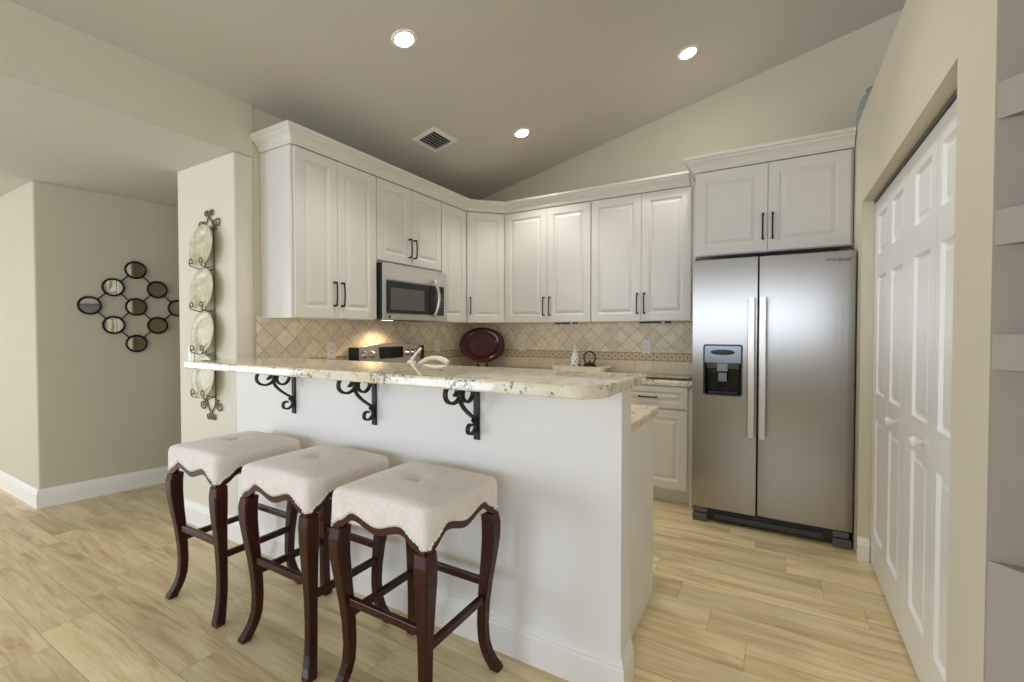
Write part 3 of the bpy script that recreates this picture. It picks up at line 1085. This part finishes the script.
cp_.build('display', M['darkgrey'], disp)
MB().box(DX0 + 0.016, DX1 - 0.016, -0.001, 0.03, 1.030, 1.066).build('spout_housing', M['darkgrey'], disp, bevel=0.004)
MB().box(-0.292, -0.226, -0.003, 0.04, 1.012, 1.066).build('spout', M['silver'], disp, bevel=0.004)
MB().box(-0.286, -0.232, 0.012, 0.03, 0.945, 1.004).build('paddle', M['silver'], disp, bevel=0.004)
MB().box(DX0 + 0.03, DX1 - 0.03, 0.004, 0.05, DZ0 + 0.012, DZ0 + 0.02).build('drip_tray', M['darkgrey'], disp)
for x0, x1, par in ((-0.110, -0.070, dl), (-0.048, -0.007, dr)):
    hb = MB()
    poly = rrect(x0, x1, -0.058, -0.040, 0.006, 3)
    hb.prism_z(poly, 0.604, 1.486, smooth=False)
    hb.box(x0 + 0.008, x1 - 0.008, -0.045, 0.002, 0.625, 0.665).box(x0 + 0.008, x1 - 0.008, -0.045, 0.002, 1.425, 1.465)
    hb.build('handle', M['handle_steel'], par)
MB().box(-0.430, 0.430, 0.020, 0.12, 0.022, 0.092).build('kick_grille', M['black'], fr, bevel=0.003)
MB().box(-0.30, 0.30, 0.006, 0.022, 0.030, 0.062).build('kick_trim', M['darkgrey'], fr, bevel=0.003)
for sx in (-1, 1):
    q = MB().box(min(sx * 0.345, sx * 0.435), max(sx * 0.345, sx * 0.435), -0.004, 0.06, 0.0, 0.052)
    q.build('foot_cover', M['grey'], fr, bevel=0.004)
    q = MB().box(min(sx * 0.345, sx * 0.425), max(sx * 0.345, sx * 0.425), 0.004, 0.06, 0.058, 0.094)
    q.build('hinge_cover', M['grey'], fr, bevel=0.003)
MB().box(-0.430, -0.370, 0.02, 0.10, 1.746, 1.758).build('hinge', M['darkgrey'], fr)
MB().box(0.370, 0.430, 0.02, 0.10, 1.746, 1.758).build('hinge', M['darkgrey'], fr)
tx = bpy.data.curves.new('logo', 'FONT')
tx.body = 'Whirlpool'
tx.size = 0.030
tx.extrude = 0.0008
tx.shear = 0.25
tx.align_x = 'CENTER'
tmp = bpy.data.objects.new('logo', tx)
lg = bpy.data.objects.new('logo', bpy.data.meshes.new_from_object(tmp))
bpy.data.objects.remove(tmp)
COL.objects.link(lg)
lg.parent = dr
lg.location = (0.352, -0.0012, 1.686)
lg.rotation_euler = (pi / 2, 0, 0)
lg.data.materials.clear()
lg.data.materials.append(M['grey'])

# ------------------------------------------------------------------ microwave over the range
MY0, MY1, MZ0, MZ1, MX = 2.358, 3.083, 1.362, 1.772, -2.442
MW = MY1 - MY0
mw = thing('microwave', 'stainless over-the-range microwave under the short cabinet', 'microwave', (MX, MY0, MZ0), R90)
mh = 1.752 - MZ0
MB().box(0.002, MW - 0.002, 0.010, MX - XL - 0.004, 0.006, MZ1 - MZ0).build('body', M['black'], mw, bevel=0.003)
fm = panel_mesh(MW, mh + 0.020, 0.0098, [(0.030, MW - 0.028, 0.040, 0.292)], [(0, 0), (0.003, 0.004), (0.006, 0.004)])
face = fm.build('front_panel', M['steel_soft'], mw, bevel=0.002)
MB().box(0.037, 0.500, -0.001, 0.004, 0.047, 0.285).build('window', M['blackgloss'], face, bevel=0.002)
MB().box(0.075, 0.440, -0.003, 0.0, 0.072, 0.236).build('window_screen', M['mesh_glass'], face, bevel=0.002)
MB().box(0.503, MW - 0.035, -0.002, 0.004, 0.047, 0.285).build('keypad', M['black'], face, bevel=0.002)
kb = MB()
for i in range(4):
    for j in range(7):
        x, z = 0.575 + i * 0.028, 0.060 + j * 0.024
        kb.box(x, x + 0.020, -0.0035, -0.0015, z, z + 0.015)
kb.build('buttons', M['grey'], face)
MB().box(0.585, 0.670, -0.0035, -0.0015, 0.240, 0.272).build('display', M['display'], face)
hp = [(0.545 - 0.0 + 0.016 * (1 - (2 * t - 1) ** 2), -0.012 - 0.042 * sin(pi * t) ** 0.8, 0.030 + 0.305 * t) for t in [i / 16 for i in range(17)]]
hd = MB().tube(hp, [0.011 + 0.003 * sin(pi * i / 16) for i in range(17)], 10)
for q in (hp[1], hp[-2]):
    hd.tube([(q[0], 0.0, q[2]), q], 0.009, 8)
hd.build('handle', M['handle_steel'], mw)
MB().lathe([(0.0, 0), (0.011, 0), (0.011, 0.002), (0.0, 0.003)], (0.066, -0.0005, 0.020), 20, axis='y').build('badge', M['darkgrey'], face)
MB().box(0.04, MW - 0.04, 0.05, 0.34, 0.0, 0.006).build('vent_panel', M['darkgrey'], mw)
MB().box(0.20, 0.30, 0.20, 0.225, -0.0012, 0.0).build('lamp_lens', M['lamp_warm'], mw)
ml = bpy.data.lights.new('cooktop_lamp', 'SPOT')
ml.energy = 4.5
ml.color = (1.0, 0.70, 0.42)
ml.spot_size = radians(150)
ml.spot_blend = 0.7
ml.shadow_soft_size = 0.03
mo = bpy.data.objects.new('cooktop_lamp', ml)
COL.objects.link(mo)
mo.parent = mw
mo.location = (0.25, 0.215, -0.035)

# ------------------------------------------------------------------ range
rg_ = thing('range', 'stainless electric range with knobs on its curved backguard under the microwave', 'range', (-2.215, 2.358, 0), R90)
RW = 0.737
RD = 0.588
MB().box(0, RW, 0.03, RD, 0.09, 0.905).build('body', M['steel_soft'], rg_, bevel=0.004)
MB().box(0.02, RW - 0.02, 0.07, RD, 0.0, 0.09).build('toe_kick', M['black'], rg_)
MB().box(0.004, RW - 0.004, 0.004, RD - 0.005, 0.905, 0.917).build('cooktop', M['blackgloss'], rg_, bevel=0.004)
od = panel_mesh(RW - 0.012, 0.56, 0.03, [(0.10, RW - 0.112, 0.12, 0.43)], [(0, 0), (0.004, 0.003), (0.006, 0.003)])
od.xf(Matrix.Translation((0.006, -0.002, 0.28)))
od = od.build('oven_door', M['steel_soft'], rg_, bevel=0.003)
hm = MB().tube([(0.06, -0.05, 0.79), (RW - 0.06, -0.05, 0.79)], 0.012, 10).tube([(0.08, 0, 0.79), (0.08, -0.05, 0.79)], 0.009, 8).tube([(RW - 0.08, 0, 0.79), (RW - 0.08, -0.05, 0.79)], 0.009, 8)
hm.build('handle', M['handle_steel'], od)
MB().box(0.006, RW - 0.006, -0.002, 0.03, 0.10, 0.27).build('drawer', M['steel_soft'], rg_, bevel=0.004)
# backguard: arched top, sloped face, dark end caps
nn = 20
top = [(0.012 + (RW - 0.024) * i / nn, 1.150 + 0.030 * (1 - (2 * i / nn - 1) ** 2)) for i in range(nn + 1)]
yb0, yb1 = RD - 0.095, RD + 0.005
bgm = MB()
poly = [(0.012, 0.917), (RW - 0.012, 0.917)] + top[::-1]
bgm.prism(poly, lambda p: (p[0], yb0 + 0.030 * (p[1] - 0.917) / 0.25, p[1]), lambda p: (p[0], yb1, p[1]))
bg = bgm.build('backguard', M['steel_soft'], rg_, bevel=0.003)
for x0, x1 in ((0.0, 0.012), (RW - 0.012, RW)):
    MB().box(x0, x1, yb0 - 0.004, yb1, 0.917, 1.153).build('end_cap', M['black'], bg, bevel=0.003)
yf = lambda z: yb0 + 0.030 * (z - 0.917) / 0.25
MB().box(0.235, 0.500, yf(1.09) - 0.005, yf(1.09) + 0.02, 1.055, 1.150).build('display', M['display'], bg, bevel=0.003)
for x in (0.085, 0.160, 0.555, 0.615, 0.675):
    kn = MB().lathe([(0.030, 0.0), (0.030, 0.006), (0.022, 0.010), (0.020, 0.030), (0.015, 0.034)], (x, yf(1.095) + 0.003, 1.095), 20, axis='y')
    kn.box(x - 0.004, x + 0.004, yf(1.095) - 0.040, yf(1.095) - 0.028, 1.077, 1.113)
    kn.build('knob', M['handle_steel'], bg)

# ------------------------------------------------------------------ faucet on the peninsula counter
fc = thing('faucet', 'cream kitchen faucet with lever rising behind the bar top', 'faucet', (-1.66, 1.80, 0.914), 0)
MB().lathe([(0.030, 0), (0.030, 0.008), (0.024, 0.014), (0.022, 0.12), (0.026, 0.135), (0.026, 0.185), (0.020, 0.205), (0.0, 0.212)], (0, 0, 0), 24, cap1=False).build('body', M['biscuit'], fc)
sp = bez((0.015, 0.0, 0.150), (0.06, 0.01, 0.225), (0.15, 0.03, 0.248), (0.205, 0.05, 0.195), 16)
MB().tube(sp, [0.0105] * 12 + [0.0115, 0.013, 0.014, 0.014, 0.013], 12).build('spout', M['biscuit'], fc)
lv = bez((0.0, 0.0, 0.205), (0.012, 0.0, 0.225), (0.04, 0.0, 0.25), (0.066, 0.0, 0.272), 10)
MB().tube(lv, [0.010, 0.0095, 0.009, 0.008, 0.0075, 0.007, 0.0065, 0.0065, 0.007, 0.0075, 0.007], 10).build('lever', M['biscuit'], fc)

# ------------------------------------------------------------------ things on the back counter
# red platter on its easel, turned to the room
A = radians(34)
ez = thing('plate_stand', 'small reddish wooden easel holding the red platter', 'stand', (-2.52, 3.745, 0.9145), A)
for sx in (-1, 1):
    e = MB().tube([(sx * 0.050, 0.075, 0.006), (sx * 0.045, 0.040, 0.16), (sx * 0.040, 0.052, 0.26)], 0.007, 8)
    e.tube([(sx * 0.055, -0.028, 0.050), (sx * 0.053, -0.010, 0.036), (sx * 0.05, 0.062, 0.036)], 0.006, 8)
    e.tube([(sx * 0.052, -0.012, 0.036), (sx * 0.062, -0.022, 0.005)], 0.007, 8)
    e.tube([(sx * 0.034, -0.008, 0.036), (sx * 0.028, -0.018, 0.005)], 0.006, 8)
    e.tube([(sx * 0.052, -0.012, 0.036), (sx * 0.034, -0.008, 0.036)], 0.006, 8)
    e.build('easel_leg', M['teak'], ez)
MB().tube([(-0.047, 0.05, 0.12), (0.047, 0.05, 0.12)], 0.006, 8).build('crossbar', M['teak'], ez)
pt = thing('platter', 'large oval oxblood red platter standing in the kitchen corner', 'platter', (-2.52, 3.745, 0.960), A)
pp = [(0.0, -0.018), (0.62, -0.018), (0.66, -0.014), (0.98, 0.006), (1.0, 0.010), (0.97, 0.013), (0.70, -0.001), (0.655, -0.006), (0.61, -0.012), (0.0, -0.012)]
pm = MB()
rings = []
for rr, h in pp:
    rings.append([(rr * 0.226 * cos(2 * pi * k / 56), -h, rr * 0.178 * sin(2 * pi * k / 56)) for k in range(56)])
pm.rings(rings[1:-1], cap0=True, cap1=True)
pm.xf(Matrix.Translation((0, 0.012, 0.180)) @ Matrix.Rotation(radians(-11), 4, 'X'))
pm.build('dish', M['red'], pt)

ty = thing('tray', 'low white rectangular tray on the back counter', 'tray', (-1.515, 3.835, 0.9145), 0)
o0 = rrect(-0.225, 0.225, -0.095, 0.095, 0.02, 4)
o1 = rrect(-0.255, 0.255, -0.12, 0.12, 0.03, 4)
i1 = rrect(-0.245, 0.245, -0.11, 0.11, 0.03, 4)
i0 = rrect(-0.220, 0.220, -0.09, 0.09, 0.02, 4)
MB().rings([[(a, b, 0.0) for a, b in o0], [(a, b, 0.056) for a, b in o1], [(a, b, 0.056) for a, b in i1], [(a, b, 0.008) for a, b in i0]], smooth=False).build('dish', M['ceramic'], ty)
for sx in (-1, 1):
    MB().tube([(sx * 0.250, -0.04, 0.048), (sx * 0.272, -0.03, 0.056), (sx * 0.272, 0.03, 0.056), (sx * 0.250, 0.04, 0.048)], 0.005, 8).build('handle', M['ceramic'], ty)

bt = thing('bottle', 'white porcelain bottle with dark painted flowers on the white tray', 'bottle', (-1.572, 3.835, 0.923), 0)
MB().lathe([(0.032, 0), (0.041, 0.004), (0.044, 0.03), (0.044, 0.090), (0.037, 0.125), (0.021, 0.160), (0.015, 0.185), (0.015, 0.222), (0.018, 0.226), (0.010, 0.230)], (0, 0, 0), 28).build('vessel', M['porcelain'], bt)
MB().lathe([(0.010, 0.230), (0.011, 0.234), (0.009, 0.243), (0.0, 0.246)], (0, 0, 0), 16, cap1=False).build('stopper', M['ceramic'], bt)

tp = thing('teapot', 'small dark brown teapot with hoop handle on the white tray', 'teapot', (-1.435, 3.835, 0.923), radians(28))
MB().lathe([(0.040, 0), (0.062, 0.012), (0.068, 0.030), (0.060, 0.048), (0.038, 0.062)], (0, 0, 0), 28).build('pot', M['teapot'], tp)
MB().lathe([(0.036, 0.061), (0.030, 0.070), (0.012, 0.076), (0.006, 0.082), (0.010, 0.090), (0.006, 0.097)], (0, 0, 0), 20).build('lid', M['teapot'], tp)
MB().tube(bez((-0.055, 0, 0.025), (-0.085, 0, 0.03), (-0.082, 0, 0.05), (-0.098, 0, 0.062), 8), [0.014, 0.013, 0.012, 0.011, 0.010, 0.009, 0.008, 0.0075, 0.007], 10).build('spout', M['teapot'], tp)
hoop = [(0.050 * cos(radians(a)), 0, 0.118 + 0.056 * sin(radians(a))) for a in range(-48, 229, 12)]
MB().tube([(0.046, 0, 0.052)] + hoop + [(-0.046, 0, 0.052)], 0.006, 8).build('handle', M['teapot'], tp)

gb = thing('cutting_board', 'clear glass cutting board lying on the counter beside the refrigerator', 'cutting board', (-0.71, 3.625, 0.9145), 0)
MB().prism_z(rrect(-0.155, 0.155, -0.115, 0.115, 0.03, 5), 0.006, 0.012).build('board', M['glass'], gb)
rim = MB()
lo = rrect(-0.157, 0.157, -0.117, 0.117, 0.032, 5)
rim.tube([(a, b, 0.009) for a, b in lo], 0.0045, 6, loop=True)
rim.build('rim', M['bronze'], gb)
for sx in (-1, 1):
    for sy in (-1, 1):
        MB().lathe([(0.008, 0), (0.008, 0.006)], (sx * 0.12, sy * 0.085, 0), 12).build('foot', M['black'], gb)

# outlets and switch plates


def wall_plate(name, label, loc, rz, parts):
    t = thing(name, label, 'outlet', loc, rz, 'wall plates')
    MB().prism(rrect(-0.036, 0.036, -0.059, 0.059, 0.004, 3), lambda p: (p[0], 0, p[1]), lambda p: (p[0], -0.006, p[1])).build('cover', M['white'], t, bevel=0.0015)
    if parts == 'outlet':
        for z in (-0.02, 0.02):
            s_ = MB().prism(rrect(-0.016, 0.016, z - 0.014, z + 0.014, 0.007, 3), lambda p: (p[0], -0.006, p[1]), lambda p: (p[0], -0.0075, p[1])).build('socket', M['white'], t)
            MB().box(-0.007, -0.004, -0.0082, -0.0074, z - 0.004, z + 0.006).box(0.004, 0.007, -0.0082, -0.0074, z - 0.004, z + 0.006).build('slots', M['darkgrey'], s_)
    else:
        MB().box(-0.016, 0.016, -0.009, -0.006, -0.033, 0.033).build('rocker', M['white'], t, bevel=0.001)
    return t


yw = YB - TB - 0.0006
wall_plate('outlet', 'white outlet plate on the back tiles beside the refrigerator', (-0.985, yw, 1.142), 0, 'outlet')
wall_plate('outlet', 'white outlet plate on the back tiles beside the red platter', (-2.235, yw, 1.142), 0, 'outlet')
wall_plate('outlet', 'white outlet plate on the side tiles before the range', (XL + TB + 0.0006, 2.205, 1.137), R90, 'outlet')
wall_plate('outlet', 'white outlet plate on the side tiles between the range and the corner', (XL + TB + 0.0006, 3.41, 1.137), R90, 'outlet')
wall_plate('light_switch', 'white rocker switch plate half behind the hanging plates', (-3.335, YF - 0.0006, 1.115), 0, 'rocker')

for nm, x0, x1, lab in (('a', -1.75, -1.54, 'black under-cabinet light bar below the cabinet next to the corner'), ('b', -0.985, -0.735, 'black under-cabinet light bar below the cabinet beside the refrigerator')):
    t = thing('light_bar', lab, 'light', ((x0 + x1) / 2, 3.80, ZU), 0, 'under-cabinet light bars')
    hw = (x1 - x0) / 2
    MB().box(-hw, hw * 0.45, -0.018, 0.018, -0.016, -0.0005).build('housing', M['black'], t, bevel=0.002)
    MB().box(hw * 0.45, hw * 0.62, -0.016, 0.016, -0.018, -0.0005).build('connector', M['white'], t, bevel=0.002)
    MB().box(hw * 0.62, hw, -0.018, 0.018, -0.016, -0.0005).build('end_housing', M['black'], t, bevel=0.002)

# ------------------------------------------------------------------ hanging plates on the pillar
rk = thing('plate_rack', 'bronze wire rack with scrolled ends hanging on the cream wall end', 'plate rack', (-3.085, YF, 0), 0)
rt_ = MB()
for sx in (-1, 1):
    rt_.tube([(sx * 0.052, -0.007, 0.80), (sx * 0.052, -0.007, 1.97)], 0.0035, 6)
for z in (0.86, 1.125, 1.40, 1.66, 1.92):
    rt_.tube([(-0.052, -0.007, z), (0.052, -0.007, z)], 0.0032, 6)
rt_.build('rail', M['rack'], rk)


def finial(zb, sgn, name):
    m = MB()
    for sx in (-1, 1):
        pts = bez((sx * 0.052, zb), (sx * 0.055, zb + sgn * 0.04), (sx * 0.006, zb + sgn * 0.05), (sx * 0.006, zb + sgn * 0.088), 10)
        q = [(sx * (0.030 + 0.024 * (1 - 0.7 * t) * cos(radians(180 - 440 * t))), zb + sgn * (0.098 + 0.022 * (1 - 0.7 * t) * sin(radians(180 - 440 * t)))) for t in [i / 18 for i in range(19)]]
        m.tube([(a, -0.008, b) for a, b in pts + q], 0.0046, 6)
        q = [(sx * (0.098 - (0.038 - 0.028 * t) * cos(radians(-70 + 470 * t))), zb + sgn * (0.028 + (0.036 - 0.027 * t) * sin(radians(-70 + 470 * t)))) for t in [i / 22 for i in range(23)]]
        m.tube([(a, -0.008, b) for a, b in [(sx * 0.052, zb - sgn * 0.01)] + q], 0.0046, 6)
    m.build(name, M['rack'], rk)


finial(1.915, 1, 'finial')
finial(0.835, -1, 'finial')
PZ = [1.795, 1.528, 1.260, 0.985]
for z in PZ:
    for sx in (-1, 1):
        m = MB()
        pts = [(sx * 0.052, -0.007, z - 0.115), (sx * 0.052, -0.045, z - 0.130), (sx * 0.056, -0.085, z - 0.118)]
        m.tube(pts, 0.0035, 6)
        sc = [(sx * (0.056 + (0.026 - 0.017 * t) * cos(radians(270 + 420 * t))), -0.087, z - 0.092 + (0.026 - 0.017 * t) * sin(radians(270 + 420 * t))) for t in [i / 16 for i in range(17)]]
        m.tube(sc, 0.0038, 6)
        m.build('hook', M['rack'], rk)
names = ['topmost', 'second from the top', 'third from top, just above the bar', 'lowest, partly behind the bar']
for z, nme in zip(PZ, names):
    t = thing('plate', 'round pale celadon plate in the wire rack, %s' % nme, 'plate', (-3.085, YF - 0.012, z - 0.126), 0, 'plates in the wall rack')
    prof = [(0.0, 0.0), (0.075, 0.0), (0.080, 0.003), (0.124, 0.018), (0.127, 0.021), (0.124, 0.023), (0.080, 0.009), (0.074, 0.006), (0.0, 0.006)]
    m = MB().lathe(prof[1:-1], (0, 0, 0), 40, axis='y')
    m.xf(Matrix.Translation((0, -0.024, 0.132)) @ Matrix.Scale(1.06, 4) @ Matrix.Rotation(radians(-6), 4, 'X'))
    m.build('dish', M['plate'], t)

# ------------------------------------------------------------------ round-mirror wall art in the hallway
s0 = (Vector((-4.467, 1.652, 0)) - h0).dot(hu)
base = h0 + hu * s0 + hn * 0.002
wa = thing('wall_mirror', 'black metal diamond of nine small round mirrors on the hallway wall', 'mirror', (base.x, base.y, 1.473), math.atan2(hu.y, hu.x))
DU, DV = 0.139, 0.148
cells = [(0, 2), (-1, 1), (1, 1), (-2, 0), (0, 0), (2, 0), (-1, -1), (1, -1), (0, -2)]
for i, j in cells:
    u, v = i * DU, j * DV
    ring = MB().tube([(u + 0.064 * cos(2 * pi * k / 36), -0.020, v + 0.064 * sin(2 * pi * k / 36)) for k in range(36)], 0.0078, 8, loop=True)
    ro = ring.build('frame', M['gold_edge'], wa)
    MB().lathe([(0.061, 0.0), (0.061, 0.004)], (u, -0.016, v), 36, axis='y').build('mirror_disc', M['mirror'], ro)
    ho = MB().tube([(u, 0.0, v), (u, -0.016, v)], 0.012, 8)
    ho.build('stand_off', M['gold_edge'], ro)
cs = set(cells)
rods = MB()
for i, j in cells:
    for di, dj in ((1, 1), (1, -1)):
        if (i + di, j + dj) in cs:
            a, b = Vector((i * DU, -0.020, j * DV)), Vector(((i + di) * DU, -0.020, (j + dj) * DV))
            d = (b - a).normalized()
            m = MB().tube([a + d * 0.066, b - d * 0.066], 0.005, 6)
            m.build('connecting_rod', M['gold_edge'], wa)

# ------------------------------------------------------------------ ceiling fixtures
slope = math.atan(0.226)


def ceil_frame(x, y):
    return Matrix.Translation((x, y, zc(x))) @ Matrix.Rotation(-slope, 4, 'Y')


for (x, y), lab in (((-0.545, 1.930), 'added out-of-view recessed ceiling light over the open end of the bar'),  # unseen fourth light, added because the kitchen needed its light
                    ((-1.804, 1.908), 'round recessed ceiling light over the middle of the bar'),
                    ((-0.545, 3.331), 'round recessed ceiling light above the refrigerator'),
                    ((-1.813, 3.277), 'round recessed ceiling light near the back corner beyond the vent')):
    t = thing('recessed_light', lab, 'light', (x, y, zc(x)), 0, 'recessed ceiling lights')
    R_ = Matrix.Rotation(-slope, 4, 'Y')
    MB().lathe([(0.051, -0.001), (0.053, -0.006), (0.064, -0.005), (0.067, -0.0005)], (0, 0, 0), 36, cap0=False, cap1=False).xf(R_).build('trim_ring', M['white'], t)
    MB().lathe([(0.052, -0.0035), (0.052, -0.0005)], (0, 0, 0), 36).xf(R_).build('lens', M['lamp'], t)
    sl = bpy.data.lights.new('downlight', 'SPOT')
    sl.energy = 21
    sl.color = (1.0, 0.98, 0.98)
    sl.spot_size = radians(108)
    sl.spot_blend = 0.6
    sl.shadow_soft_size = 0.06
    so = bpy.data.objects.new('downlight', sl)
    COL.objects.link(so)
    so.parent = t
    so.location = (0.02, 0, -0.075)

vt = thing('ceiling_vent', 'small white ceiling vent with dark slots', 'vent', (-2.330, 2.805, zc(-2.330)), 0)
R_ = Matrix.Rotation(-slope, 4, 'Y')
fa, fb, ia, ib = 0.115, 0.145, 0.078, 0.108
MB().rings([[(-fa, -fb, -0.0005), (fa, -fb, -0.0005), (fa, fb, -0.0005), (-fa, fb, -0.0005)], [(-fa, -fb, -0.004), (fa, -fb, -0.004), (fa, fb, -0.004), (-fa, fb, -0.004)],
            [(-ia, -ib, -0.010), (ia, -ib, -0.010), (ia, ib, -0.010), (-ia, ib, -0.010)], [(-ia, -ib, -0.001), (ia, -ib, -0.001), (ia, ib, -0.001), (-ia, ib, -0.001)]],
           cap0=False, cap1=False, smooth=False).xf(R_).build('frame', M['white'], vt)
MB().box(-ia, ia, -ib, ib, -0.0018, -0.0006).xf(R_).build('duct', M['black'], vt)
for i in range(5):
    x = -ia + 0.026 + i * 0.026
    m = MB().box(-0.0065, 0.0065, -ib, ib, -0.0007, 0.0007)
    m.xf(R_ @ Matrix.Translation((x, 0, -0.0072)) @ Matrix.Rotation(radians(62), 4, 'Y'))
    m.build('slat', M['white'], vt)

# ------------------------------------------------------------------ pot on top of the pantry
vs = thing('vase', 'rounded blue-grey pot on the ledge on top of the pantry', 'vase', (0.55, 3.78, 2.49), 0)
MB().lathe([(0.05, 0), (0.075, 0.02), (0.105, 0.10), (0.112, 0.18), (0.10, 0.27), (0.075, 0.33), (0.055, 0.35), (0.06, 0.37), (0.05, 0.37), (0.045, 0.35)], (0, 0, 0), 32).build('vessel', M['bluegrey'], vs)
